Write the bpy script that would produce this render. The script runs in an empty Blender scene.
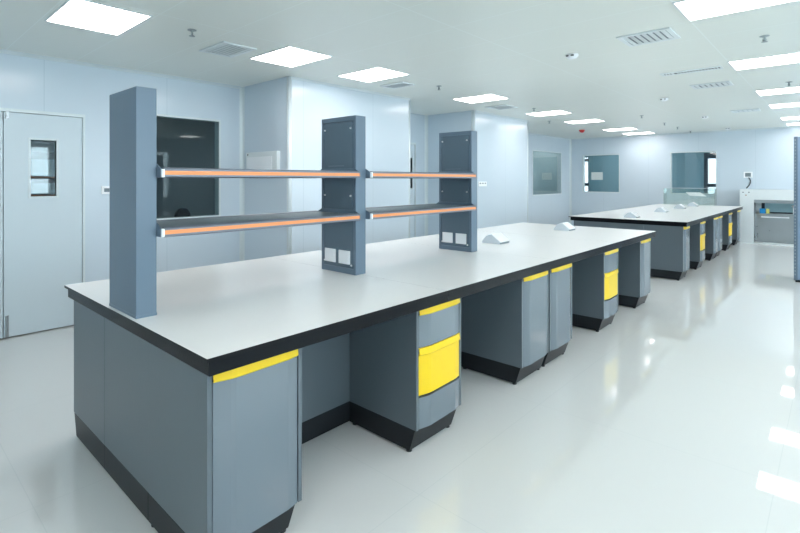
import bpy, bmesh, math
from mathutils import Vector

SC = bpy.context.scene
C = SC.collection
H = 2.643            # ceiling height
W, L = 1.7317, 5.517  # worktop size
ZT = 0.85            # worktop height

# ------------------------------------------------------------------ materials
def lin(c):
    c /= 255.0
    return c / 12.92 if c <= 0.04045 else ((c + 0.055) / 1.055) ** 2.4

def mat(name, rgb, rough=0.5, metal=0.0, spec=0.5, noise=0.0, scale=8.0, rough_var=0.0, bump=0.0, coat=0.0):
    m = bpy.data.materials.new(name)
    m.use_nodes = True
    nt = m.node_tree
    b = nt.nodes['Principled BSDF']
    col = (lin(rgb[0]), lin(rgb[1]), lin(rgb[2]), 1)
    b.inputs['Base Color'].default_value = col
    b.inputs['Roughness'].default_value = rough
    b.inputs['Metallic'].default_value = metal
    b.inputs['Specular IOR Level'].default_value = spec
    b.inputs['Coat Weight'].default_value = coat
    b.inputs['Coat Roughness'].default_value = 0.05
    tc = nt.nodes.new('ShaderNodeTexCoord')
    n = nt.nodes.new('ShaderNodeTexNoise')
    n.inputs['Scale'].default_value = scale
    n.inputs['Detail'].default_value = 4
    nt.links.new(tc.outputs['Object'], n.inputs['Vector'])
    if noise > 0:
        mx = nt.nodes.new('ShaderNodeMixRGB')
        mx.blend_type = 'MIX'
        mx.inputs[1].default_value = tuple(c * (1 - noise) for c in col[:3]) + (1,)
        mx.inputs[2].default_value = tuple(min(1, c * (1 + noise)) for c in col[:3]) + (1,)
        nt.links.new(n.outputs['Fac'], mx.inputs[0])
        nt.links.new(mx.outputs[0], b.inputs['Base Color'])
    if rough_var > 0:
        mr = nt.nodes.new('ShaderNodeMapRange')
        mr.inputs['To Min'].default_value = max(0, rough - rough_var)
        mr.inputs['To Max'].default_value = rough + rough_var
        nt.links.new(n.outputs['Fac'], mr.inputs['Value'])
        nt.links.new(mr.outputs[0], b.inputs['Roughness'])
    if bump > 0:
        bp = nt.nodes.new('ShaderNodeBump')
        bp.inputs['Strength'].default_value = bump
        bp.inputs['Distance'].default_value = 0.01
        nt.links.new(n.outputs['Fac'], bp.inputs['Height'])
        nt.links.new(bp.outputs[0], b.inputs['Normal'])
    m['base'] = col
    return m

def add_lines(m, specs, line_rgb, fac=1.0):
    """joints between panels, sheets or tiles: specs = list of (axis, pitch, offset, width) or (axis, [positions], width)"""
    nt = m.node_tree
    b = nt.nodes['Principled BSDF']
    geo = nt.nodes.new('ShaderNodeNewGeometry')
    sep = nt.nodes.new('ShaderNodeSeparateXYZ')
    nt.links.new(geo.outputs['Position'], sep.inputs[0])
    masks = []
    def math_(op, a, bb=None):
        n = nt.nodes.new('ShaderNodeMath'); n.operation = op
        for i, v in enumerate((a, bb)):
            if v is None: continue
            if isinstance(v, (int, float)): n.inputs[i].default_value = v
            else: nt.links.new(v, n.inputs[i])
        return n.outputs[0]
    for s in specs:
        ax = sep.outputs[s[0]]
        if isinstance(s[1], list):
            for p in s[1]:
                masks.append(math_('LESS_THAN', math_('ABSOLUTE', math_('SUBTRACT', ax, p)), s[2] / 2))
        else:
            sh = math_('SUBTRACT', ax, s[2])
            fr = math_('ABSOLUTE', math_('SUBTRACT', math_('FLOORED_MODULO', math_('ADD', sh, s[1] / 2), s[1]), s[1] / 2))
            masks.append(math_('LESS_THAN', fr, s[3] / 2))
    t = masks[0]
    for k in masks[1:]:
        t = math_('MAXIMUM', t, k)
    t = math_('MULTIPLY', t, fac)
    mx = nt.nodes.new('ShaderNodeMixRGB')
    src = b.inputs['Base Color'].links
    if src: nt.links.new(src[0].from_socket, mx.inputs[1])
    else: mx.inputs[1].default_value = b.inputs['Base Color'].default_value
    mx.inputs[2].default_value = (lin(line_rgb[0]), lin(line_rgb[1]), lin(line_rgb[2]), 1)
    nt.links.new(t, mx.inputs[0])
    nt.links.new(mx.outputs[0], b.inputs['Base Color'])

def emis(name, rgb, s):
    m = bpy.data.materials.new(name); m.use_nodes = True
    nt = m.node_tree; nt.nodes.clear()
    o = nt.nodes.new('ShaderNodeOutputMaterial'); e = nt.nodes.new('ShaderNodeEmission')
    e.inputs[0].default_value = (lin(rgb[0]), lin(rgb[1]), lin(rgb[2]), 1); e.inputs[1].default_value = s
    nt.links.new(e.outputs[0], o.inputs[0])
    return m

def glass(name, tint, gloss=0.08, fr=1.3):
    m = bpy.data.materials.new(name); m.use_nodes = True
    nt = m.node_tree; nt.nodes.clear()
    o = nt.nodes.new('ShaderNodeOutputMaterial')
    t = nt.nodes.new('ShaderNodeBsdfTransparent'); t.inputs[0].default_value = (*tint, 1)
    g = nt.nodes.new('ShaderNodeBsdfGlossy'); g.inputs['Roughness'].default_value = 0.02
    f = nt.nodes.new('ShaderNodeFresnel')
    ge = nt.nodes.new('ShaderNodeNewGeometry')      # same reflectance from both sides of the pane
    io = nt.nodes.new('ShaderNodeMath'); io.operation = 'MULTIPLY_ADD'
    io.inputs[1].default_value = 1 / 1.5 - 1.5; io.inputs[2].default_value = 1.5
    nt.links.new(ge.outputs['Backfacing'], io.inputs[0]); nt.links.new(io.outputs[0], f.inputs[0])
    a = nt.nodes.new('ShaderNodeMath'); a.operation = 'MULTIPLY_ADD'; a.use_clamp = True
    a.inputs[1].default_value = fr; a.inputs[2].default_value = gloss - 0.04 * min(1, fr)
    nt.links.new(f.outputs[0], a.inputs[0])
    mx = nt.nodes.new('ShaderNodeMixShader')
    nt.links.new(a.outputs[0], mx.inputs[0]); nt.links.new(t.outputs[0], mx.inputs[1]); nt.links.new(g.outputs[0], mx.inputs[2])
    nt.links.new(mx.outputs[0], o.inputs[0])
    return m

M = {}
M['wall'] = mat('wall_panel', (206, 219, 229), 0.2, noise=0.004, scale=1.5, spec=0.5)
add_lines(M['wall'], [(1, 1.15, 0.39, 0.006)], (160, 182, 194), 0.4)
M['wall_end'] = mat('wall_panel_far', (206, 219, 229), 0.22, noise=0.004, scale=1.5)
add_lines(M['wall_end'], [(0, 1.15, 0.17, 0.008)], (160, 182, 194), 0.25)
M['ceil'] = mat('ceiling_panel', (227, 231, 225), 0.38, noise=0.006, scale=1.0)
add_lines(M['ceil'], [(1, 0.5455, 0.096, 0.007), (0, [-2.0, -0.62, 0.78, 2.16, 3.5], 0.009)], (238, 245, 243), 0.6)
M['floor'] = mat('vinyl_floor', (218, 220, 219), 0.03, noise=0.006, scale=1.2, spec=0.6)
add_lines(M['floor'], [(0, 1.22, 1.375 - 1.22 * 3, 0.004), (1, 1.22, -0.274, 0.004)], (190, 197, 198), 0.28)
M['sprinkler'] = mat('sprinkler_metal', (150, 160, 163), 0.3, metal=0.3)
M['vent_back'] = mat('vent_recess', (196, 206, 207), 0.6, noise=0.02)
M['door'] = mat('door_paint', (206, 219, 226), 0.3, noise=0.005)
M['white'] = mat('white_paint', (224, 231, 233), 0.35, noise=0.01)
M['trim'] = mat('aluminium_trim', (212, 222, 225), 0.3, metal=0.1, noise=0.01)
M['steelgrey'] = mat('grey_powder_coat', (92, 103, 110), 0.32, noise=0.006, scale=30, spec=0.5)
M['front'] = mat('grey_gloss_front', (109, 120, 128), 0.13, noise=0.006, scale=20, spec=0.55)
M['column'] = mat('column_powder_coat', (98, 117, 134), 0.28, noise=0.01, scale=25, spec=0.5)
M['colpanel'] = mat('column_cover_coat', (94, 112, 126), 0.25, noise=0.012, scale=25)
M['black'] = mat('black_laminate', (20, 23, 27), 0.25, noise=0.03, scale=40, spec=0.12)
M['kick'] = mat('black_plinth', (34, 38, 42), 0.35, noise=0.03, scale=30, spec=0.18)
M['top'] = mat('white_worktop', (246, 246, 245), 0.24, noise=0.004, scale=12, spec=0.5)
M['yellow'] = mat('yellow_coat', (240, 203, 20), 0.32, noise=0.02, scale=20, rough_var=0.03)
M['orange'] = mat('orange_stripe', (238, 150, 92), 0.4, noise=0.02)
M['alu'] = mat('anodised_aluminium', (118, 124, 134), 0.32, metal=0.3, noise=0.03, scale=40)
M['deck'] = mat('shelf_deck', (92, 112, 120), 0.4, noise=0.01, scale=20)
M['plastic'] = mat('white_plastic', (242, 245, 248), 0.3, noise=0.01)
M['lid'] = mat('pale_plastic_cover', (204, 214, 222), 0.3, noise=0.01)
M['dark'] = mat('dark_slot', (30, 36, 40), 0.5, noise=0.1)
M['midgrey'] = mat('grey_plastic', (120, 132, 138), 0.4, noise=0.05)
M['screw'] = mat('chrome_screw', (248, 250, 252), 0.3, noise=0.02)
M['chrome'] = mat('brushed_steel', (176, 183, 187), 0.3, metal=0.85, noise=0.06, scale=6, rough_var=0.08, bump=0.15)
M['red'] = mat('red_plastic', (214, 52, 48), 0.35, noise=0.03)
M['blue'] = mat('blue_card', (20, 140, 205), 0.5, noise=0.03)
M['cream'] = mat('yellow_card', (225, 222, 120), 0.5, noise=0.03)
M['room'] = mat('side_room_paint', (125, 142, 150), 0.6, noise=0.04, scale=2)
M['paleroom'] = mat('pale_room_paint', (176, 192, 194), 0.5, noise=0.01)
M['blueroom'] = mat('corridor_paint', (150, 186, 196), 0.5, noise=0.03, scale=2)
M['frame_dark'] = mat('dark_window_frame', (34, 46, 58), 0.4, noise=0.05)
M['rack'] = mat('rack_blue_grey', (130, 152, 178), 0.35, noise=0.02, scale=20)
M['paper'] = mat('paper', (214, 222, 220), 0.7, noise=0.01)
M['lamp'] = emis('lamp_diffuser', (255, 250, 248), 5.0)
M['glass'] = glass('window_glass', (0.80, 0.88, 0.90))
M['darkglass'] = glass('tinted_glass', (0.76, 0.84, 0.86), 0.018, 0.35)
M['green_glass'] = glass('green_tinted_glass', (0.955, 0.985, 0.97), 0.06)

# ------------------------------------------------------------------ mesh helpers
def B(bm, x0, y0, z0, x1, y1, z1, mi=0):
    vs = [bm.verts.new((x, y, z)) for z in (z0, z1) for y in (y0, y1) for x in (x0, x1)]
    for f in ((0, 2, 3, 1), (4, 5, 7, 6), (0, 1, 5, 4), (2, 6, 7, 3), (0, 4, 6, 2), (1, 3, 7, 5)):
        bm.faces.new([vs[i] for i in f]).material_index = mi
    return vs

def prism(bm, pts, axis, a, b, mi=0):
    """extrude a polygon; axis 0: pts=(y,z), 1: pts=(x,z), 2: pts=(x,y)"""
    def mk(p, t):
        return {0: (t, p[0], p[1]), 1: (p[0], t, p[1]), 2: (p[0], p[1], t)}[axis]
    v0 = [bm.verts.new(mk(p, a)) for p in pts]
    v1 = [bm.verts.new(mk(p, b)) for p in pts]
    n = len(pts)
    bm.faces.new(v0).material_index = mi
    bm.faces.new(v1[::-1]).material_index = mi
    for i in range(n):
        bm.faces.new((v0[i], v0[(i + 1) % n], v1[(i + 1) % n], v1[i])).material_index = mi

def cyl(bm, p0, p1, r0, r1=None, n=20, mi=0):
    r1 = r0 if r1 is None else r1
    p0, p1 = Vector(p0), Vector(p1)
    d = (p1 - p0).normalized()
    u = d.orthogonal().normalized(); v = d.cross(u)
    A = [bm.verts.new(p0 + (u * math.cos(2 * math.pi * i / n) + v * math.sin(2 * math.pi * i / n)) * r0) for i in range(n)]
    Z = [bm.verts.new(p1 + (u * math.cos(2 * math.pi * i / n) + v * math.sin(2 * math.pi * i / n)) * r1) for i in range(n)]
    bm.faces.new(A[::-1]).material_index = mi; bm.faces.new(Z).material_index = mi
    for i in range(n):
        bm.faces.new((A[i], A[(i + 1) % n], Z[(i + 1) % n], Z[i])).material_index = mi

def lathe(bm, prof, n=24, c=(0, 0, 0)):
    rings = []
    for r, z in prof:
        rings.append([bm.verts.new((c[0] + r * math.cos(2 * math.pi * i / n), c[1] + r * math.sin(2 * math.pi * i / n), c[2] + z)) for i in range(n)])
    for a, b in zip(rings, rings[1:]):
        for i in range(n):
            bm.faces.new((a[i], a[(i + 1) % n], b[(i + 1) % n], b[i]))
    bm.faces.new(rings[0][::-1]); bm.faces.new(rings[-1])

def tube(bm, pts, r, n=10):
    for a, b in zip(pts, pts[1:]):
        cyl(bm, a, b, r, n=n)

def sweep(bm, path, prof, closed=True):
    """XZ profile (dx,z) swept along plan path [(x,y)]"""
    rings = [[bm.verts.new((x + dx, y, z)) for dx, z in prof] for x, y in path]
    n = len(prof)
    for a, b in zip(rings, rings[1:]):
        for i in range(n):
            bm.faces.new((a[i], a[(i + 1) % n], b[(i + 1) % n], b[i]))
    bm.faces.new(rings[0]); bm.faces.new(rings[-1][::-1])

def obj(name, bm, m, parent=None, bev=0.0, smooth=False):
    bmesh.ops.recalc_face_normals(bm, faces=bm.faces)
    me = bpy.data.meshes.new(name)
    bm.to_mesh(me); bm.free()
    for mm in (m if isinstance(m, (list, tuple)) else [m]):
        me.materials.append(mm)
    o = bpy.data.objects.new(name, me); C.objects.link(o)
    if parent: o.parent = parent
    if bev:
        b = o.modifiers.new('bevel', 'BEVEL'); b.width = bev; b.segments = 2; b.limit_method = 'ANGLE'; b.angle_limit = 0.6
    if smooth:
        for p in me.polygons: p.use_smooth = True
    return o

def boxo(name, x0, y0, z0, x1, y1, z1, m, parent=None, bev=0.0):
    bm = bmesh.new(); B(bm, x0, y0, z0, x1, y1, z1)
    return obj(name, bm, m, parent, bev)

def thing(name, label, cat, loc=(0, 0, 0), rz=0, group=None):
    o = bpy.data.objects.new(name, None); C.objects.link(o)
    o.location = loc; o.rotation_euler = (0, 0, rz); o.empty_display_size = 0.1
    return tag(o, label, cat, group)

def tag(o, label, cat, group=None):
    o['label'] = label; o['category'] = cat
    if group: o['group'] = group
    return o

def struct(o):
    o['kind'] = 'structure'; return o

def dup(root, loc, label, group=None, rz=None):
    def cp(o, par):
        c = o.copy(); C.objects.link(c); c.parent = par
        for ch in list(o.children): cp(ch, c)
        return c
    r = cp(root, None)
    r.location = loc
    if rz is not None: r.rotation_euler = (0, 0, rz)
    r['label'] = label
    if group: r['group'] = group
    return r

# ------------------------------------------------------------------ room shell
XL, XR, YN, YF = -4.065, 4.8, -4.0, 13.15
XF_L = -4.24         # left wall beyond the second shaft
T = 0.1

def holed_wall(bm, axis, c0, c1, a0, a1, z0, z1, holes):
    """wall slab with openings. axis 'x': constant x in c0..c1, runs along y a0..a1"""
    def bx(p, q, lo, hi):
        if q - p < 1e-6 or hi - lo < 1e-6: return
        if axis == 'x': B(bm, c0, p, lo, c1, q, hi)
        else: B(bm, p, c0, lo, q, c1, hi)
    cur = a0
    for (p, q, lo, hi) in sorted(holes):
        bx(cur, p, z0, z1); bx(p, q, z0, lo); bx(p, q, hi, z1); cur = q
    bx(cur, a1, z0, z1)

D1 = (-0.60, 0.731)          # double door
D2 = (4.62, 5.92)
W1 = (1.36, 2.185, 1.0, 2.195)
W3 = (10.78, 12.55, 1.04, 2.22)
WA = (-3.88, -2.85, 1.09, 2.16)
WB = (-1.61, -0.585, 1.09, 2.16)
RW = [(-3.2, -0.6, 0.9, 2.3), (0.0, 2.4, 0.9, 2.3), (2.9, 5.3, 0.9, 2.3), (7.2, 9.7, 0.9, 2.3), (10.2, 12.6, 0.9, 2.3)]

bm = bmesh.new(); B(bm, -7.2, YN - T, -0.1, XR + T, 15.2, 0)
struct(obj('floor', bm, M['floor']))
bm = bmesh.new(); B(bm, -7.2, YN - T, H, XR + T, 15.2, H + 0.1)
struct(obj('ceiling', bm, M['ceil']))
bm = bmesh.new(); holed_wall(bm, 'x', XL - T, XL, YN, 8.0, 0, H,
    [(D1[0], D1[1], 0, 2.116), (D2[0], D2[1], 0, 2.12), W1])
struct(obj('wall_left', bm, M['wall']))
bm = bmesh.new(); holed_wall(bm, 'x', XF_L - T, XF_L, 8.0, YF + T, 0, H, [W3])
struct(obj('wall_left', bm, M['wall']))
bm = bmesh.new(); B(bm, XF_L, 8.0, 0, XL, 8.2, H); struct(obj('wall_left', bm, M['wall']))
bm = bmesh.new(); holed_wall(bm, 'y', YF, YF + T, XF_L, XR, 0, H, [WA, WB])
struct(obj('wall_back', bm, M['wall_end']))
bm = bmesh.new(); holed_wall(bm, 'x', XR, XR + T, YN, YF + T, 0, H, RW)
struct(obj('wall_right', bm, M['wall']))
struct(boxo('wall_front', XL - T, YN - T, 0, XR + T, YN, H, M['wall_end']))
# boxed-out shafts standing proud of the left wall
bm = bmesh.new(); B(bm, XL, 2.486, 0, -3.065, 4.613, H); struct(obj('wall_left', bm, M['wall']))
bm = bmesh.new(); B(bm, XL, 6.22, 0, -3.03, 8.2, H); struct(obj('wall_left', bm, M['wall']))
# rounded corner trims
k = 1
for (x, y) in ((-3.065, 2.486), (-3.065, 4.613), (-3.03, 6.22), (-3.03, 8.2)):
    bm = bmesh.new(); cyl(bm, (x - 0.022, y + (0.022 if y in (2.486, 6.22) else -0.022), 0.0), (x - 0.022, y + (0.022 if y in (2.486, 6.22) else -0.022), H), 0.029, n=32)
    struct(obj('trim_%d' % k, bm, M['trim'], smooth=True)); k += 1
for (x, y, sx, sy) in ((XL, 2.486, 1, -1), (XL, 6.22, 1, -1), (XF_L, YF, 1, -1)):
    bm = bmesh.new()
    pts = [(x, y)] + [(x + sx * 0.045 * (1 - math.cos(a)), y + sy * 0.045 * (1 - math.sin(a))) for a in [math.pi / 2 * i / 6 for i in range(6, -1, -1)]]
    pts = [(x, y), (x + sx * 0.045, y)] + [(x + sx * 0.045 * (1 - math.sin(a)), y + sy * 0.045 * (1 - math.cos(a))) for a in [math.pi / 2 * i / 6 for i in range(1, 6)]] + [(x, y + sy * 0.045)]
    prism(bm, pts, 2, 0, H)
    struct(obj('trim_%d' % k, bm, M['trim'])); k += 1
# ceiling-wall cove strips
for (a, b_, XL_) in ((YN, 2.44, XL), (8.25, YF, XF_L)):
    bm = bmesh.new(); prism(bm, [(XL_, H), (XL_ + 0.03, H), (XL_, H - 0.03)], 1, a, b_)
    struct(obj('trim_%d' % k, bm, M['trim'])); k += 1
bm = bmesh.new(); prism(bm, [(YF, H), (YF - 0.03, H), (YF, H - 0.03)], 0, XF_L + 0.03, XR)
struct(obj('trim_%d' % k, bm, M['trim'])); k += 1
for (x, a, b_) in ((-3.065, 2.5, 4.6), (-3.03, 6.24, 8.18)):
    bm = bmesh.new(); prism(bm, [(x, H), (x + 0.025, H), (x, H - 0.025)], 1, a, b_)
    struct(obj('trim_%d' % k, bm, M['trim'])); k += 1

# ---- windows
def window(n, axis, c, a0, a1, z0, z1, gm, mullions=(), fm=None, depth=T, fw=0.03, side=1):
    """axis 'x': pane at x=c (wall from c-depth to c if side=1)"""
    fm = fm or M['trim']
    bm = bmesh.new()
    lo, hi = (c - depth - 0.004, c + 0.006) if side == 1 else (c - 0.006, c + depth + 0.004)
    def bx(p, q, za, zb, l=lo, h_=hi):
        if axis == 'x': B(bm, l, p, za, h_, q, zb)
        else: B(bm, p, l, za, q, h_, zb)
    bx(a0, a1, z0, z0 + fw); bx(a0, a1, z1 - fw, z1); bx(a0, a0 + fw, z0 + fw, z1 - fw); bx(a1 - fw, a1, z0 + fw, z1 - fw)
    for mm in mullions:
        if mm[0] == 'v': bx(mm[1] - mm[2], mm[1] + mm[2], z0 + fw, z1 - fw)
        else: bx(a0 + fw, a1 - fw, mm[1] - mm[2], mm[1] + mm[2])
    root = struct(obj('window_%d' % n, bm, fm))
    bm = bmesh.new()
    mid = (c - 0.012) if side == 1 else (c + 0.05)
    bx(a0 + fw, a1 - fw, z0 + fw, z1 - fw, mid - 0.003, mid + 0.003)
    obj('window_pane', bm, gm, root)
    return root

window(1, 'x', XL, W1[0], W1[1], W1[2], W1[3], M['darkglass'], fw=0.022)
window(2, 'x', XF_L, W3[0], W3[1], W3[2], W3[3], M['glass'], fw=0.022)
wA = window(3, 'y', YF + T, WA[0], WA[1], WA[2], WA[3], M['glass'], fw=0.022)
wB = window(4, 'y', YF + T, WB[0], WB[1], WB[2], WB[3], M['glass'], fw=0.022)
for i, r in enumerate(RW):
    mid = (r[0] + r[1]) / 2
    window(5 + i, 'x', XR, r[0], r[1], r[2], r[3], M['glass'], [('v', mid, 0.025)], M['trim'], side=-1, fw=0.05)

# ---- doors (double leaf in the left wall)
def double_door(n, y0, ym, y1, zt, vis, handle_y):
    root = struct(boxo('door_%d' % n, XL - 0.075, y0, zt - 0.03, XL + 0.006, y1, zt, M['trim']))
    bm = bmesh.new(); B(bm, XL - 0.075, y0, 0, XL + 0.006, y0 + 0.02, zt - 0.03); obj('door_jamb', bm, M['trim'], root)
    bm = bmesh.new(); B(bm, XL - 0.075, y1 - 0.02, 0, XL + 0.006, y1, zt - 0.03); obj('door_jamb', bm, M['trim'], root)
    for (a, b_, vz) in ((y0 + 0.022, ym - 0.0035, vis[0]), (ym + 0.0035, y1 - 0.022, vis[1])):
        bm = bmesh.new()
        holed_wall(bm, 'x', XL - 0.055, XL - 0.008, a, b_, 0.012, zt - 0.034, [vz])
        leaf = obj('door_leaf', bm, M['door'], root)
        bm = bmesh.new()
        p, q, lo, hi = vz
        for (pa, qa, la, ha) in ((p - 0.018, q + 0.018, lo - 0.018, lo), (p - 0.018, q + 0.018, hi, hi + 0.018), (p - 0.018, p, lo, hi), (q, q + 0.018, lo, hi)):
            B(bm, XL - 0.06, pa, la, XL - 0.002, qa, ha)
        obj('vision_frame', bm, M['trim'], leaf)
        bm = bmesh.new(); B(bm, XL - 0.03, p, lo, XL - 0.026, q, hi); obj('vision_pane', bm, M['glass'], leaf)
    return root
d1 = double_door(1, D1[0], 0.083, D1[1], 2.116, ((-0.38, -0.17, 1.30, 1.84), (0.285, 0.49, 1.30, 1.84)), 0)
for (z, zl) in ((0.013, 0.20), (2.02, 0.07)):
    bm = bmesh.new(); B(bm, XL - 0.008, 0.098, z, XL + 0.006, 0.122, z + zl); B(bm, XL + 0.006, 0.104, z + 0.02, XL + 0.014, 0.116, z + zl * 0.45)
    obj('flush_bolt', bm, M['chrome'], d1)
for z in (0.25, 1.45, 1.89):
    bm = bmesh.new(); cyl(bm, (XL + 0.012, D1[1] - 0.018, z - 0.045), (XL + 0.012, D1[1] - 0.018, z + 0.045), 0.009, n=12)
    for dz in (-0.02, 0.02): cyl(bm, (XL + 0.012, D1[1] - 0.018, z + dz - 0.002), (XL + 0.012, D1[1] - 0.018, z + dz + 0.002), 0.011, n=12)
    obj('hinge', bm, M['trim'], d1)
d2 = double_door(2, D2[0], 5.27, D2[1], 2.12, ((4.85, 5.05, 1.306, 1.845), (5.665, 5.83, 1.306, 1.845)), 0)

# ---- rooms seen through the glass
def room_shell(name, x0, y0, x1, y1, m, skip=(), holes=None):
    if 'x0' not in skip:
        bm = bmesh.new(); holed_wall(bm, 'x', x0 - T, x0, y0, y1, 0, H, (holes or {}).get('x0', [])); struct(obj(name, bm, m))
    if 'x1' not in skip:
        bm = bmesh.new(); holed_wall(bm, 'x', x1, x1 + T, y0, y1, 0, H, (holes or {}).get('x1', [])); struct(obj(name, bm, m))
    if 'y0' not in skip:
        bm = bmesh.new(); holed_wall(bm, 'y', y0 - T, y0, x0 - T, x1, 0, H, (holes or {}).get('y0', [])); struct(obj(name, bm, m))
    if 'y1' not in skip:
        bm = bmesh.new(); holed_wall(bm, 'y', y1, y1 + T, x0 - T, x1, 0, H, (holes or {}).get('y1', [])); struct(obj(name, bm, m))

E1 = (0.35, 1.25, 0.9, 2.05)
room_shell('wall_side_room', -6.9, -2.0, XL - T, 4.4, M['room'], skip=('x1',), holes={'x0': [E1]})
window(10, 'x', -6.9, E1[0], E1[1], E1[2], E1[3], glass('obscured_glass', (0.04, 0.055, 0.062), 0.03), [('h', 1.44, 0.035), ('h', 1.80, 0.05)], M['frame_dark'], fw=0.05)
room_shell('wall_side_room', -6.9, 4.5 + 0.1, XL - T, 7.9, M['room'], skip=('x1', 'y0'))
room_shell('wall_side_room', -6.6, 8.1, XF_L - T, 12.95, M['paleroom'], skip=('x1',))
EA = (-5.9, -4.36, 0.95, 2.19); EB = (-1.17, 1.2, 0.95, 2.19)
bm = bmesh.new(); holed_wall(bm, 'y', 14.9, 15.0, -6.2, 1.7, 0, H, [EA, EB]); struct(obj('wall_corridor', bm, M['blueroom']))
struct(boxo('wall_corridor', -6.3, YF + T, 0, -6.2, 15.0, H, M['blueroom']))
struct(boxo('wall_corridor', 1.7, YF + T, 0, 1.8, 15.0, H, M['blueroom']))
clear = glass('sky_dimming_glass', (0.48, 0.49, 0.50), 0.03)  # grey tint dims the bright sky behind the corridor windows
window(11, 'y', 15.0, EA[0], EA[1], EA[2], EA[3], clear, [('h', 1.297, 0.045), ('h', 2.08, 0.04)], M['frame_dark'], fw=0.02)
window(12, 'y', 15.0, EB[0], EB[1], EB[2], EB[3], clear, [('h', 1.297, 0.045), ('h', 2.08, 0.04), ('v', 0.1, 0.03)], M['frame_dark'], fw=0.085)

# ------------------------------------------------------------------ bench furniture
XF = -0.055          # front edge of the side panels
BOW = 0.018
ZB = 0.132

def bow_path(y0, y1, x=XF - 0.001):
    return [(x, y0), (x + 0.0155, y0 + 0.062), (x + BOW, y0 + 0.082), (x + 0.0125, y1 - 0.05), (x + 0.002, y1)]

def front_panel(name, y0, y1, z0, z1, m, parent):
    bm = bmesh.new()
    p = bow_path(y0, y1)
    prism(bm, [(XF - 0.02, y0)] + p + [(XF - 0.02, y1)], 2, z0, z1)
    return obj(name, bm, m, parent, bev=0.0015)

def pull(y0, y1, zt, parent):
    bm = bmesh.new()
    prof = [(-0.012, zt + 0.012), (0.004, zt + 0.013), (0.009, zt - 0.022), (0.005, zt - 0.027), (0.003, zt - 0.024), (0.005, zt - 0.020), (0.001, zt + 0.008), (-0.012, zt + 0.007)]
    sweep(bm, bow_path(y0, y1), prof)
    h = obj('handle', bm, M['yellow'], parent, bev=0.001)
    bm = bmesh.new(); B(bm, XF - 0.004, y1 + 0.0002, zt - 0.018, XF + 0.006, y1 + 0.0012, zt + 0.004)
    obj('end_cap_or_hollow', bm, M['dark'], h)  # dark plate stands in for the shade inside the open handle end
    return h

def cabinet(kind, w, label, group, flip=False):
    """local frame: y 0..w, x front at XF, back at -0.58"""
    t = thing('base_cabinet', label, 'cabinet', group=group)
    bm = bmesh.new()
    B(bm, -0.579, 0, ZB, XF, 0.018, 0.7838)          # side panels
    B(bm, -0.579, w - 0.018, ZB, XF, w, 0.7838)
    B(bm, -0.579, 0.018, ZB, XF - 0.022, w - 0.018, 0.7835)
    obj('carcass', bm, M['steelgrey'], t, bev=0.001)
    a, b_ = 0.021, w - 0.024
    if kind == 'door':
        d = front_panel('door', a, b_, ZB + 0.002, 0.741, M['front'], t)
        pull(a, b_, 0.766, d)
    else:
        d = front_panel('drawer', a, b_, 0.566, 0.741, M['front'], t)
        pull(a, b_, 0.766, d)
        d = front_panel('drawer', a, b_, 0.312, 0.526, M['yellow'], t); d['label'] = 'bright yellow middle drawer front'
        pull(a, b_, 0.551, d)
        front_panel('drawer', a, b_, ZB + 0.002, 0.299, M['front'], t)
    bm = bmesh.new()
    zk = ZB - 0.001
    v = [(-0.579, 0.0, 0.012), (-0.105, 0.0, 0.012), (-0.105, w - 0.032, 0.012), (-0.579, w - 0.032, 0.012),
         (-0.579, 0.0, zk), (-0.066, 0.0, zk), (-0.066, w - 0.022, zk), (-0.579, w - 0.022, zk)]
    if flip: v = [(p[0], w - p[1], p[2]) for p in v]
    vs = [bm.verts.new(p) for p in v]
    for f in ((3, 2, 1, 0), (4, 5, 6, 7), (0, 1, 5, 4), (1, 2, 6, 5), (2, 3, 7, 6), (3, 0, 4, 7)):
        bm.faces.new([vs[i] for i in f])
    obj('plinth', bm, M['kick'], t, bev=0.001)
    for (x, y) in ((-0.122, 0.018), (-0.122, w - 0.05), (-0.55, 0.018), (-0.55, w - 0.05)):
        bm = bmesh.new(); cyl(bm, (x, y, 0), (x, y, 0.0125), 0.016, n=14); obj('levelling_foot', bm, M['dark'], t)
    return t

def build_bench(Y0, which):
    # worktop
    t = thing('worktop', {'near': 'long white laboratory worktop with black edge carrying the tall grey columns, nearest bench',
                          'far': 'white laboratory worktop with black edge on the far bench, no columns on it'}[which], 'worktop', (0, Y0, 0))
    js = [0, 1.37, 2.76, 4.145, L]
    for a, b_ in zip(js, js[1:]):
        bm = bmesh.new()
        B(bm, -W, a + (0.0006 if a else 0), 0.836, 0, b_ - (0.0006 if b_ < L else 0), ZT)
        for f in bm.faces:
            if f.calc_center_median().z > ZT - 1e-4: f.material_index = 1
        o = obj('slab', bm, [M['black'], M['top']], t)
        bmesh_fix_top(o)
    bm = bmesh.new(); B(bm, -W + 0.028, 0.010, 0.784, -0.006, L - 0.012, 0.836)
    obj('edge_apron', bm, M['black'], t, bev=0.003)
    # core (service spine)
    if which == 'near':
        t = thing('bench_core', 'grey spine panel box running down the middle under the nearest worktop', 'bench core', (0, Y0, 0))
    else:
        t = thing('bench_core', 'grey spine panel box down the middle under the far worktop', 'bench core', (0, Y0, 0))
    bm = bmesh.new(); B(bm, -1.130, 0.028, ZB, -0.581, L - 0.04, 0.7838); obj('body', bm, M['steelgrey'], t)
    bm = bmesh.new(); B(bm, -1.131, 0.0275, 0.012, -0.584, L - 0.042, ZB - 0.001); B(bm, -1.12, 0.06, 0.0, -0.62, L - 0.1, 0.012); obj('plinth', bm, M['kick'], t)

def bmesh_fix_top(o):
    for p in o.data.polygons:
        if p.normal.z > 0.9: p.material_index = 1

build_bench(0.0, 'near')
build_bench(7.09, 'far')

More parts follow.
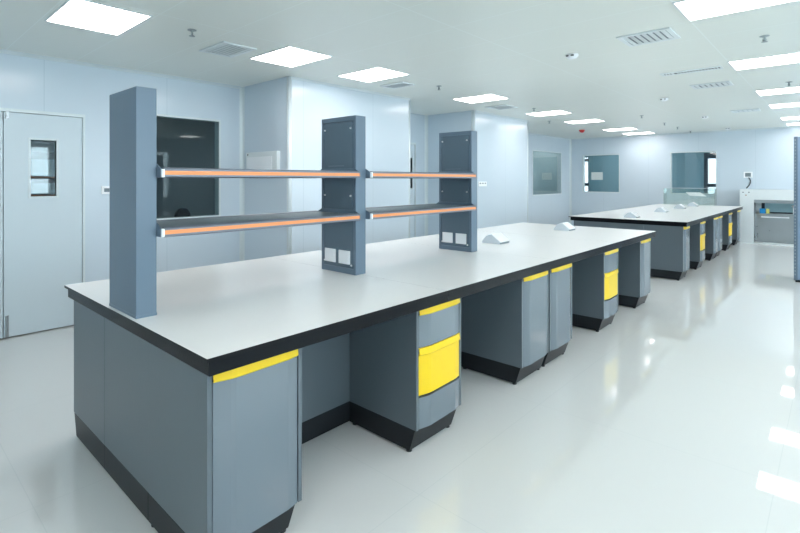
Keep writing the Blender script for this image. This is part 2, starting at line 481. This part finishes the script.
CW = 0.41
pos = [(0.027, 'door', 0.408), (1.173, 'drawers', CW), (2.324, 'door', 0.425), (2.771, 'door', 0.425), (3.935, 'drawers', CW), (5.075, 'door', 0.41)]
near_lab = ['tall grey door cabinet with yellow handle at the near corner of the nearest bench',
            'grey drawer unit with a yellow middle drawer, the nearest of the yellow drawer units',
            'grey door cabinet, left one of the pair side by side mid nearest bench',
            'grey door cabinet, right one of the pair side by side mid nearest bench',
            'drawer unit with yellow middle drawer, just beyond the paired cabinets of the nearest bench',
            'grey door cabinet with yellow handle at the far end of the nearest bench']
far_lab = ['grey door cabinet with yellow handle at the near corner of the far bench',
           'grey drawer unit with a yellow middle drawer, nearest such unit of the far bench',
           'grey door cabinet, left one of the pair mid far bench',
           'grey door cabinet, right one of the pair mid far bench',
           'grey drawer unit with a yellow middle drawer, farthest such unit of the far bench',
           'grey door cabinet at the farthest end of the far bench']
for Y0, labs, g in ((0.0, near_lab, 'base cabinets of the nearest bench'), (7.09, far_lab, 'base cabinets of the far bench')):
    for (y, kind, w), lb in zip(pos, labs):
        c = cabinet(kind, w, lb, g)
        c.location = (0, Y0 + y, 0)
# the cabinets on the other side whose end panels show
for Y0, lb in ((0.0, 'grey end cabinet on the hidden side of the nearest bench, by the door'),
               (7.09, 'grey end cabinet on the hidden side of the far bench')):
    c = cabinet('door', 0.394, lb, 'base cabinets of the nearest bench' if Y0 == 0 else 'base cabinets of the far bench', True)
    c.location = (-W + 0.022, Y0 + 0.027 + 0.394, 0); c.rotation_euler = (0, 0, math.pi)

# columns
CA, CB, CWD, CT = -1.0308, -0.6895, 0.0872, 1.873
def column(y, label, plain):
    t = thing('service_column', label, 'column', ((CA + CB) / 2, y, ZT), group='grey service columns on the nearest bench')
    hw = (CB - CA) / 2; hh = CT - ZT
    if plain:
        bm = bmesh.new(); B(bm, -hw, 0, 0, hw, CWD, hh); obj('body', bm, M['column'], t, bev=0.002)
        bm = bmesh.new(); B(bm, -hw - 0.001, -0.001, 0.0, hw + 0.001, CWD + 0.001, 0.012); obj('foot_collar', bm, M['column'], t)
        return t
    bm = bmesh.new()
    B(bm, -hw, 0.006, 0, hw, CWD, hh)
    B(bm, -hw, 0, 0, -hw + 0.022, 0.006, hh); B(bm, hw - 0.022, 0, 0, hw, 0.006, hh)
    B(bm, -hw + 0.022, 0, hh - 0.03, hw - 0.022, 0.006, hh); B(bm, -hw + 0.022, 0, 0, hw - 0.022, 0.006, 0.035)
    obj('body', bm, M['column'], t)
    bm = bmesh.new(); B(bm, -hw + 0.026, 0.0005, 0.039, hw - 0.026, 0.0055, hh - 0.036)
    cover = obj('cover_panel', bm, M['colpanel'], t, bev=0.001)
    bm = bmesh.new(); B(bm, -hw + 0.07, -0.0005, 0.70, hw - 0.11, 0.0006, 0.704); obj('panel_crease', bm, M['column'], cover)
    for (x, z) in ((-hw + 0.037, 0.944), (hw - 0.047, 0.944), (-hw + 0.037, 0.507), (hw - 0.047, 0.507), (-hw + 0.035, 0.068), (hw - 0.040, 0.058)):
        bm = bmesh.new(); cyl(bm, (x, 0.001, z), (x, -0.006, z), 0.0065, 0.005, n=14); obj('screw', bm, M['screw'], cover)
    for x in (-hw + 0.095, hw - 0.105):
        bm = bmesh.new(); B(bm, x - 0.054, -0.008, 0.062, x + 0.054, 0.001, 0.150)
        p = obj('socket_plate', bm, M['plastic'], t, bev=0.003)
        bm = bmesh.new(); B(bm, x - 0.040, -0.0095, 0.072, x + 0.040, -0.0075, 0.140); obj('socket_cover', bm, M['plastic'], p, bev=0.001)
    return t
column(0.018, 'plain-faced grey column nearest the camera, at the end of the worktop', True)
column(1.325, 'grey column with two white sockets, in the middle between both shelf pairs', False)
column(2.645, 'grey column with two white sockets, farthest of the three on the bench', False)

# reagent shelves between the columns
def shelf(y0, y1, z, label):
    """z = centre height of the rail"""
    t = thing('reagent_shelf', label, 'shelf', ((CA + CB) / 2, y0, z), group='double-sided shelves between the grey columns')
    ln = y1 - y0
    half = 0.222
    bm = bmesh.new(); B(bm, -half + 0.026, 0.002, 0.011, half - 0.026, ln - 0.002, 0.018)
    obj('deck', bm, M['deck'], t)
    for s in (1, -1):
        bm = bmesh.new()
        prof = [(-0.030, 0.020), (-0.016, 0.0235), (-0.006, 0.022), (0.001, 0.016), (0.001, 0.0095), (-0.0005, 0.0095), (-0.0005, -0.0095), (0.001, -0.0095), (0.001, -0.017), (-0.006, -0.0225), (-0.018, -0.0225), (-0.030, 0.010)]
        pr = [(s * (half + a), b_) for a, b_ in prof]
        prism(bm, pr, 1, 0.012, ln - 0.012)
        rail = obj('rail', bm, M['alu'], t)
        bm = bmesh.new()
        x0, x1 = sorted((s * (half - 0.0005), s * (half + 0.0015)))
        B(bm, x0, 0.013, -0.0092, x1, ln - 0.013, 0.0092)
        obj('stripe', bm, M['orange'], rail)
        for (a, b_) in ((0.0, 0.012), (ln - 0.012, ln - 0.002)):
            bm = bmesh.new()
            pr2 = [(s * (half - 0.013), 0.017), (s * (half + 0.001), 0.017), (s * (half + 0.004), 0.012), (s * (half + 0.004), -0.015), (s * (half + 0.001), -0.021), (s * (half - 0.013), -0.020)]
            prism(bm, pr2, 1, a, b_)
            obj('end_cap_or_hollow', bm, M['plastic'] if a == 0.0 else M['alu'], rail, bev=0.002)
    for (a, b_) in ((-0.001, 0.003), (ln - 0.003, ln + 0.001)):
        bm = bmesh.new()
        pts = [(-half + 0.012, -0.021), (half - 0.012, -0.021), (half - 0.012, 0.018), (half - 0.06, 0.042), (-half + 0.06, 0.042), (-half + 0.012, 0.018)]
        prism(bm, pts, 1, a, b_)
        obj('end_bracket', bm, M['column'], t)
    return t
ga, gb = 0.018 + CWD, 1.325
shelf(ga + 0.002, gb - 0.002, 1.4930, 'upper orange-striped shelf between the nearest column and the middle column')
shelf(ga + 0.002, gb - 0.002, 1.2255, 'lower orange-striped shelf between the nearest column and the middle column')
ga, gb = 1.325 + CWD, 2.645
shelf(ga + 0.002, gb - 0.002, 1.4930, 'upper orange-striped shelf between the middle column and the farthest column')
shelf(ga + 0.002, gb - 0.002, 1.2255, 'lower orange-striped shelf between the middle column and the farthest column')

# desktop socket boxes
def socket_box(y, label, g):
    t = thing('desk_socket_box', label, 'socket box', (-0.86, y, ZT), group=g)
    bm = bmesh.new()
    pts = [(-0.105, 0), (0.09, 0), (0.09, 0.02), (-0.002, 0.086), (-0.026, 0.086), (-0.065, 0.066), (-0.105, 0.018)]
    prism(bm, pts, 1, 0, 0.17)
    obj('housing', bm, M['lid'], t, bev=0.004)
    for s in (1, -1):
        if s == -1: continue
        a = (-0.002, 0.0875); b_ = (0.097, 0.0165)
        bm = bmesh.new()
        nx, nz = (0.0045 * s, 0.006)
        prism(bm, [a, b_, (b_[0] + nx, b_[1] + nz), (a[0] + nx, a[1] + nz)], 1, -0.002, 0.172)
        obj('sloped_lid', bm, M['plastic'], t, bev=0.001)
        bm = bmesh.new()
        x0, x1 = (0.088, 0.097)
        B(bm, x0, 0.004, 0.001, x1, 0.166, 0.0145)
        obj('front_lip', bm, M['midgrey'], t)
    return t
s1 = socket_box(3.24, 'white peaked socket box on the nearest worktop just behind the third column', 'peaked socket boxes on the worktops')
dup(s1, (-0.86, 4.83, ZT), 'white peaked socket box near the far end of the nearest worktop')
dup(s1, (-0.86, 7.42, ZT), 'pale peaked socket box, nearest one on the far worktop')
dup(s1, (-0.86, 9.18, ZT), 'pale peaked socket box, second one along the far worktop')
dup(s1, (-0.86, 10.62, ZT), 'pale peaked socket box, third one along the far worktop')
dup(s1, (-0.86, 11.85, ZT), 'pale peaked socket box, last one along the far worktop by the glass screen')

# glass screen box at the far end of the far bench
t = thing('glass_screen', 'low greenish glass screen standing on the end of the far worktop below the window', 'glass screen', (0, 12.30, ZT))
for nm, (x0, y0, x1, y1, z0, z1) in {'front_pane': (-1.56, 0, -0.50, 0.006, 0, 0.40), 'rear_pane': (-1.56, 0.26, -0.50, 0.266, 0, 0.40)}.items():
    bm = bmesh.new(); B(bm, x0, y0, z0, x1, y1, z1); obj(nm, bm, M['green_glass'], t)
for x in (-1.56, -0.506):
    bm = bmesh.new(); B(bm, x, 0.006, 0, x + 0.006, 0.26, 0.40); obj('side_pane', bm, M['green_glass'], t)
bm = bmesh.new(); B(bm, -1.565, -0.004, 0.398, -0.495, 0.0, 0.406); B(bm, -1.565, 0.266, 0.398, -0.495, 0.27, 0.406); obj('edge_strip', bm, M['lid'], t)
bm = bmesh.new()
vs = [bm.verts.new(p) for p in ((-1.12, 0.20, 0.30), (-0.82, 0.20, 0.30), (-0.67, 0.08, 0.212), (-1.02, 0.08, 0.225))]
vt = [bm.verts.new(v.co + Vector((0, 0.002, 0.003))) for v in vs]
bm.faces.new(vs); bm.faces.new(vt[::-1])
for i in range(4): bm.faces.new((vs[i], vs[(i + 1) % 4], vt[(i + 1) % 4], vt[i]))
bm.faces.ensure_lookup_table()
sheet = obj('tilted_panel', bm, M['plastic'], t); sheet['label'] = 'white tilted panel'
bm = bmesh.new(); cyl(bm, (-1.05, 0.16, 0.0), (-1.05, 0.16, 0.25), 0.006, n=10); cyl(bm, (-0.78, 0.16, 0.0), (-0.78, 0.16, 0.24), 0.006, n=10)
obj('panel_stand', bm, M['lid'], t)

# ------------------------------------------------------------------ ceiling fittings
def panel_light(x, y, w, d, label, g):
    t = thing('ceiling_light', label, 'ceiling light', (x, y, H), group=g)
    bm = bmesh.new()
    for q in ((0, 0, w, 0.012), (0, d - 0.012, w, d), (0, 0.012, 0.012, d - 0.012), (w - 0.012, 0.012, w, d - 0.012)):
        B(bm, q[0], q[1], -0.008, q[2], q[3], -0.0005)
    obj('frame', bm, M['white'], t)
    bm = bmesh.new(); B(bm, 0.012, 0.012, -0.006, w - 0.012, d - 0.012, -0.001)
    obj('diffuser', bm, M['lamp'], t)
    return t
ys = [0.12, 1.738, 2.83, 5.02, 7.17, 8.80, 10.93, 12.28]
xs = [-2.745, -2.66, -2.63, -2.61, -2.57, -2.57, -2.55, -2.53]
ords = ['nearest', 'second', 'third', 'fourth', 'fifth', 'sixth', 'seventh', 'farthest']
first = None
for i, y in enumerate(ys):
    lb = 'bright square ceiling light, %s in the left-hand row' % ords[i]
    if first is None:
        first = panel_light(xs[i], y, 0.665, 0.50, lb, 'ceiling lights of the left-hand row')
        first.scale = (1, 1, 1)
    else:
        dup(first, (xs[i], y, H), lb)
first.scale = (1.05, 1, 1); first.location.x = -2.77
ro = ['nearest visible', 'second', 'third', 'fourth', 'fifth', 'farthest']
fr = None
for i, y in enumerate(ys[2:]):
    lb = 'bright ceiling light, %s in the right-hand row' % ro[i]
    if fr is None: fr = panel_light(0.775, y, 0.665, 0.50, lb, 'ceiling lights of the right-hand row')
    else: dup(fr, (0.775, y, H), lb)
# more fittings added over the unseen room to brighten floor and worktop
for x in (-2.665, 0.775, 3.2):
    for y in ((-2.8, -1.2) if x > 0 else ()) + (() if x < 0 else (0.12, 1.0)[:1] if x < 1 else (0.9, 2.83, 5.02, 7.17, 8.80, 10.93)):
        dup(fr, (x, y, H), 'ceiling light added outside the picture, over the unseen part of the room', 'added ceiling lights over the unseen part of the room')

for (x, y, lb) in ((-5.4, 3.2, 'ceiling light added to brighten the dark room behind the left window'), (-5.3, 10.6, 'ceiling light of the side room behind the far left window'), (-5.3, 12.1, 'ceiling light of the side room behind the far left window'), (-3.4, 13.9, 'ceiling light added to brighten the corridor behind the left far window'), (-0.6, 13.9, 'ceiling light added to brighten the corridor behind the right far window')):
    dup(fr, (x, y, H), lb, 'added ceiling lights of the rooms behind the windows')  # fittings added to brighten the rooms that show through the glass

def sprinkler(x, y, label):
    t = thing('sprinkler', label, 'sprinkler', (x, y, H), group='sprinkler heads on the ceiling')
    bm = bmesh.new(); lathe(bm, [(0.034, 0), (0.034, -0.004), (0.016, -0.007), (0.012, -0.012)], c=(0, 0, 0)); obj('rosette', bm, M['sprinkler'], t)
    bm = bmesh.new(); cyl(bm, (0, 0, -0.010), (0, 0, -0.045), 0.007, n=12)
    for s in (-1, 1): tube(bm, [(0, 0, -0.015), (s * 0.014, 0, -0.03), (0, 0, -0.047)], 0.0025, n=6)
    obj('frame', bm, M['sprinkler'], t)
    bm = bmesh.new(); cyl(bm, (0, 0, -0.047), (0, 0, -0.050), 0.022, n=20); obj('deflector', bm, M['sprinkler'], t)
    return t
sp = None
for (x, y, lb) in ((-2.194, 0.963, 'small sprinkler head between the two nearest left-hand ceiling lights'),
                   (-2.15, 4.106, 'small sprinkler head between the third and fourth left-hand ceiling lights'),
                   (-2.155, 6.70, 'small sprinkler head just before the fifth left-hand ceiling light'),
                   (-2.75, 8.55, 'small sprinkler head over the end of the second white wall block'),
                   (1.148, 4.19, 'small sprinkler head between the nearest right-hand ceiling lights'),
                   (1.156, 6.744, 'small sprinkler head just before the third right-hand ceiling light'),
                   (-1.10, 8.876, 'tiny sprinkler head, nearest of the middle line over the far bench'),
                   (-1.10, 10.472, 'tiny sprinkler head, second of the middle line over the far bench'),
                   (-1.09, 11.545, 'tiny sprinkler head, third of the middle line over the far bench'),
                   (-1.08, 12.779, 'tiny sprinkler head, last of the middle line, by the far wall')):
    if sp is None: sp = sprinkler(x, y, lb)
    else: dup(sp, (x, y, H), lb)

def detector(x, y, label):
    t = thing('smoke_detector', label, 'smoke detector', (x, y, H), group='round white ceiling detectors')
    bm = bmesh.new(); lathe(bm, [(0.058, 0), (0.060, -0.006), (0.056, -0.018), (0.040, -0.034), (0.020, -0.040)], n=28); obj('dome', bm, M['plastic'], t, smooth=True)
    for dx in (-0.022, 0.024):
        bm = bmesh.new(); B(bm, dx - 0.012, -0.062, -0.022, dx + 0.012, -0.035, -0.012); obj('slot', bm, M['dark'], t)
    return t
dd = detector(-0.274, 3.72, 'round white detector nearest the camera, on the middle of the ceiling')
dup(dd, (-0.29, 7.062, H), 'round white detector in the middle of the ceiling, second from the camera')
dup(dd, (-0.26, 9.828, H), 'round white detector over the far bench, third from the camera')
dup(dd, (-0.29, 12.6, H), 'round white detector on the ceiling close to the far wall')

t = thing('alarm_sounder', 'small red alarm sounder on the ceiling by the left row of lights', 'alarm', (-2.95, 10.75, H))
bm = bmesh.new(); lathe(bm, [(0.065, 0), (0.07, -0.01), (0.07, -0.02)]); obj('base', bm, M['red'], t, smooth=True)
bm = bmesh.new(); lathe(bm, [(0.055, -0.020), (0.052, -0.045), (0.03, -0.062), (0.012, -0.066)]); obj('lens', bm, M['red'], t, smooth=True)

def vent(x0, y0, x1, y1, n, label, angle=0.5, dirx=True, dark=False, fr=0.035):
    t = thing('ceiling_vent', label, 'vent', ((x0 + x1) / 2, (y0 + y1) / 2, H), group='air vents in the ceiling')
    w, d = (x1 - x0) / 2, (y1 - y0) / 2
    bm = bmesh.new()
    for q in ((-w, -d, w, -d + fr), (-w, d - fr, w, d), (-w, -d + fr, -w + fr, d - fr), (w - fr, -d + fr, w, d - fr)):
        B(bm, q[0], q[1], -0.012, q[2], q[3], -0.0005)
    obj('frame', bm, M['white'], t, bev=0.002)
    bm = bmesh.new(); B(bm, -w + fr, -d + fr, -0.003, w - fr, d - fr, -0.0008); obj('backing', bm, M['midgrey'] if dark else M['vent_back'], t)
    for i in range(n):
        bm = bmesh.new()
        if dirx:
            px = -w + fr + (i + 0.5) * (2 * w - 2 * fr) / n; ww = (w - fr) / n * 1.02
            prism(bm, [(px - ww * 0.8, -0.006), (px - ww * 0.8, -0.0045), (px + ww * 0.8, -0.0105), (px + ww * 0.8, -0.012)], 1, -d + fr, d - fr)
        else:
            py = -d + fr + (i + 0.5) * (2 * d - 2 * fr) / n; ww = (d - fr) / n * 1.02
            prism(bm, [(py - ww * 0.85, -0.0105), (py - ww * 0.85, -0.0120), (py + ww * 0.85, -0.0075), (py + ww * 0.85, -0.006)], 0, -w + fr, w - fr)
        obj('slat', bm, M['white'], t)
    return t
vent(0.23, 3.40, 0.63, 3.76, 7, 'square louvred vent on the ceiling, left of the nearest right-hand light', dark=True)
vent(0.215, 6.16, 0.635, 6.48, 6, 'square louvred vent behind the long slot grille on the ceiling', dark=True)
vent(0.22, 9.20, 0.62, 9.5, 5, 'square louvred vent, farthest on the right-hand ceiling')
vent(-2.74, 1.28, -2.29, 1.60, 7, 'square louvred vent beside the nearest sprinkler on the left-hand ceiling', dirx=False)
vent(-2.68, 3.58, -2.30, 3.82, 5, 'square louvred vent just beyond the third left-hand ceiling light', dirx=False)
vent(-2.66, 6.00, -2.28, 6.40, 5, 'square louvred vent between the fourth and fifth left-hand ceiling lights', dirx=False)
t = thing('slot_grille', 'long narrow slot grille with short dark bars on the ceiling', 'vent', (0.405, 5.26, H))
bm = bmesh.new(); 
for q in ((-0.29, -0.075, 0.29, -0.042), (-0.29, 0.042, 0.29, 0.075), (-0.29, -0.042, -0.275, 0.042), (0.275, -0.042, 0.29, 0.042), (-0.185, -0.042, -0.16, 0.042)):
    B(bm, q[0], q[1], -0.008, q[2], q[3], -0.0005)
obj('frame', bm, M['white'], t)
bm = bmesh.new(); B(bm, -0.275, -0.042, -0.003, 0.275, 0.042, -0.0008); obj('backing', bm, M['dark'], t)
for i in range(20):
    x = -0.27 + i * 0.0285
    if -0.195 < x < -0.15: continue
    bm = bmesh.new(); B(bm, x, -0.042, -0.008, x + 0.012, 0.042, -0.0035); obj('bar', bm, M['white'], t)

# ------------------------------------------------------------------ things on the walls
t = thing('wall_controller', 'small white wall controller with grey display, beside the left door', 'controller', (XL, 0.935, 1.352))
bm = bmesh.new(); B(bm, 0, -0.06, -0.042, 0.014, 0.06, 0.042); obj('case', bm, M['plastic'], t, bev=0.003)
bm = bmesh.new(); B(bm, 0.0142, -0.035, -0.02, 0.0155, 0.045, 0.018); obj('display', bm, M['midgrey'], t)

t = thing('distribution_box', 'white shallow electrical box on the recessed wall above the upper shelf rail', 'electrical box', (-3.577, 2.487, 1.50))
bm = bmesh.new(); B(bm, -0.34, -0.045, 0, 0.34, 0, 0.295); obj('case', bm, M['white'], t, bev=0.003)
bm = bmesh.new(); B(bm, -0.30, -0.052, 0.02, 0.24, -0.046, 0.235); obj('door', bm, M['plastic'], t, bev=0.002)
bm = bmesh.new(); B(bm, -0.295, -0.05, 0.255, -0.28, -0.046, 0.278); obj('lock', bm, M['dark'], t)

t = thing('wall_socket', 'white triple socket strip on the second white wall block', 'socket', (-3.03, 6.50, 1.382))
bm = bmesh.new(); B(bm, 0.001, -0.13, -0.042, 0.011, 0.13, 0.042); obj('plate', bm, M['plastic'], t, bev=0.002)
for y in (-0.08, 0.0, 0.08):
    bm = bmesh.new(); B(bm, 0.0112, y - 0.02, 0.0, 0.013, y + 0.02, 0.022); obj('socket_face', bm, M['midgrey'], t)

# paper notice on the left far window
tag(boxo('paper_notice', -3.655, YF + 0.050, 1.449, -3.335, YF + 0.054, 1.665, M['paper']), 'white paper sheet stuck behind the glass of the left far window', 'paper')
bpy.data.objects['paper_notice'].location.y = 0.030

# thermostat and cable above the white cupboard
t = thing('wall_thermostat', 'small white thermostat with dark screen and hanging cable on the far wall', 'thermostat', (0.03, YF, 1.57))
bm = bmesh.new(); B(bm, -0.085, -0.02, -0.07, 0.085, 0, 0.07); obj('case', bm, M['plastic'], t, bev=0.004)
bm = bmesh.new(); B(bm, -0.055, -0.0215, -0.045, 0.055, -0.0195, 0.042); obj('screen', bm, M['midgrey'], t)
bm = bmesh.new(); tube(bm, [(0.01, -0.012, -0.068), (0.035, -0.018, -0.10), (0.048, -0.02, -0.15), (0.042, -0.02, -0.20), (0.02, -0.02, -0.25), (-0.01, -0.02, -0.29), (-0.03, -0.02, -0.315)], 0.0105); obj('cable', bm, M['dark'], t, smooth=True)

# white cupboard with steel recess at the far end
Yc = 12.80
t = thing('wash_cupboard', 'white cupboard frame around a stainless steel recess, against the far wall', 'cupboard', (0, Yc, 0))
bm = bmesh.new()
B(bm, -0.09, 0, 0, 0.175, 0.33, 1.23)         # left pillar
B(bm, 0.175, 0, 1.0, 1.75, 0.33, 1.23)        # lintel
B(bm, 1.55, 0, 0, 1.75, 0.33, 1.0)
B(bm, 0.175, 0, 0, 1.55, 0.33, 0.035)
B(bm, 0.175, 0.31, 0.035, 1.55, 0.33, 1.0)
obj('frame', bm, M['white'], t, bev=0.003)
bm = bmesh.new(); prism(bm, [(0.0, 0.93), (0.30, 0.93), (0.30, 1.0), (0.0, 1.0)], 0, 0.176, 1.549); obj('inner_soffit', bm, M['chrome'], t)
bm = bmesh.new(); B(bm, 0.176, 0.01, 0.036, 0.182, 0.308, 0.93); B(bm, 1.543, 0.01, 0.036, 1.549, 0.308, 0.93); obj('inner_side', bm, M['chrome'], t)
bm = bmesh.new(); B(bm, 0.184, 0.12, 0.04, 1.54, 0.30, 0.655); obj('steel_front', bm, M['chrome'], t, bev=0.004)
bm = bmesh.new(); B(bm, 0.30, 0.095, 0.60, 0.80, 0.119, 0.625); obj('pull_bar', bm, M['screw'], t, bev=0.004)
bm = bmesh.new(); B(bm, 0.184, 0.10, 0.656, 1.54, 0.30, 0.69); obj('steel_ledge', bm, M['chrome'], t, bev=0.003)
bm = bmesh.new(); B(bm, 0.29, 0.296, 0.70, 1.50, 0.306, 0.925); obj('back_panel', bm, M['blueroom'], t)
bm = bmesh.new(); B(bm, 0.29, 0.285, 0.692, 1.50, 0.295, 0.72); B(bm, 0.29, 0.285, 0.72, 0.35, 0.295, 0.925); obj('dark_frame', bm, M['frame_dark'], t)
bm = bmesh.new(); cyl(bm, (0.87, 0.2, 0.69), (0.87, 0.2, 0.86), 0.012, n=12); tube(bm, [(0.87, 0.2, 0.86), (0.86, 0.16, 0.885), (0.85, 0.12, 0.86)], 0.01); obj('tap', bm, M['screw'], t)
for (x, z) in ((-0.025, 1.165), (0.085, 1.165), (0.03, 1.10)):
    bm = bmesh.new(); cyl(bm, (x, 0.001, z), (x, -0.01, z), 0.014, n=14); obj('knob', bm, M['midgrey'] if z > 1.12 else mat('brown_knob', (170, 140, 120), 0.4), t)
tag(boxo('blue_carton', 0.272, Yc + 0.105, 0.6905, 0.375, Yc + 0.175, 0.80, M['blue'], bev=0.002), 'small bright blue carton on the steel ledge of the white cupboard', 'carton')
tag(boxo('yellow_carton', 0.392, Yc + 0.105, 0.6905, 0.447, Yc + 0.165, 0.795, M['cream'], bev=0.002), 'small pale yellow carton next to the blue carton on the steel ledge', 'carton')

# tall grey slotted rack at the right edge
t = thing('slotted_rack', 'tall blue-grey steel cabinet with a slotted front edge at the right of the picture', 'cabinet', (1.137, 8.119, 0))
bm = bmesh.new(); B(bm, 0, 0.0, 0.035, 0.95, 0.45, 2.065); obj('body', bm, M['rack'], t, bev=0.002)
bm = bmesh.new(); B(bm, 0.01, 0.01, 0.0, 0.94, 0.44, 0.035); obj('base', bm, M['kick'], t)
bm = bmesh.new()
B(bm, -0.008, -0.008, 0.03, 0.035, 0.0, 2.07); B(bm, -0.008, 0.0, 0.03, 0.0, 0.035, 2.07)
up = obj('slotted_upright', bm, M['column'], t)
for i in range(40):
    z = 0.10 + i * 0.049
    bm = bmesh.new(); B(bm, 0.002, -0.0095, z, 0.013, -0.0078, z + 0.02)
    obj('slot', bm, M['sprinkler'], up)

# office chair in the side room seen through the left window
t = thing('office_chair', 'dark rounded back of an office chair behind the left window glass', 'chair', (-5.0, 2.13, 0.02), 0.3)
bm = bmesh.new()
prism(bm, [(-0.11, 0.62), (0.11, 0.62), (0.13, 0.90), (0.11, 0.99), (0.06, 1.045), (0, 1.06), (-0.06, 1.045), (-0.11, 0.99), (-0.13, 0.90)], 0, -0.03, 0.03)
obj('backrest', bm, M['frame_dark'], t, bev=0.02)
bm = bmesh.new(); B(bm, 0.0, -0.22, 0.44, 0.44, 0.22, 0.50); obj('seat', bm, M['frame_dark'], t, bev=0.02)
bm = bmesh.new(); cyl(bm, (0.22, 0, 0.09), (0.22, 0, 0.44), 0.025); B(bm, -0.02, -0.03, 0.46, 0.02, 0.03, 0.70); obj('post', bm, M['dark'], t)
bm = bmesh.new()
for k in range(5):
    a = 2 * math.pi * k / 5
    cyl(bm, (0.22, 0, 0.09), (0.22 + 0.27 * math.cos(a), 0.27 * math.sin(a), 0.05), 0.02, n=8)
    cyl(bm, (0.22 + 0.27 * math.cos(a), 0.27 * math.sin(a) - 0.012, 0.026), (0.22 + 0.27 * math.cos(a), 0.27 * math.sin(a) + 0.012, 0.026), 0.026, n=12)
obj('base', bm, M['dark'], t)

# ------------------------------------------------------------------ world, camera
w = bpy.data.worlds.new('sky'); SC.world = w; w.use_nodes = True
bg = w.node_tree.nodes['Background']
bg.inputs[0].default_value = (0.93, 0.955, 1.0, 1); bg.inputs[1].default_value = 4.0

cam = bpy.data.cameras.new('camera'); co = bpy.data.objects.new('camera', cam); C.objects.link(co)
co.location = (1.598, -0.7916, 1.4635); co.rotation_euler = (math.pi / 2, 0, 0.7333)
cam.sensor_width = 36; cam.lens = 486.25 / 800 * 36; cam.shift_y = -(266.5 - 179.3) / 800
cam.clip_start = 0.05; cam.clip_end = 200
SC.camera = co
SC.view_settings.view_transform = 'Standard'; SC.view_settings.look = 'None'
SC.view_settings.exposure = 1.3; SC.view_settings.gamma = 1.0; SC.view_settings.use_curve_mapping = False
SC.cycles.use_denoising = True
SC.cycles.max_bounces = 10; SC.cycles.diffuse_bounces = 6; SC.cycles.glossy_bounces = 5; SC.cycles.transparent_max_bounces = 12
SC.cycles.sample_clamp_indirect = 6.0
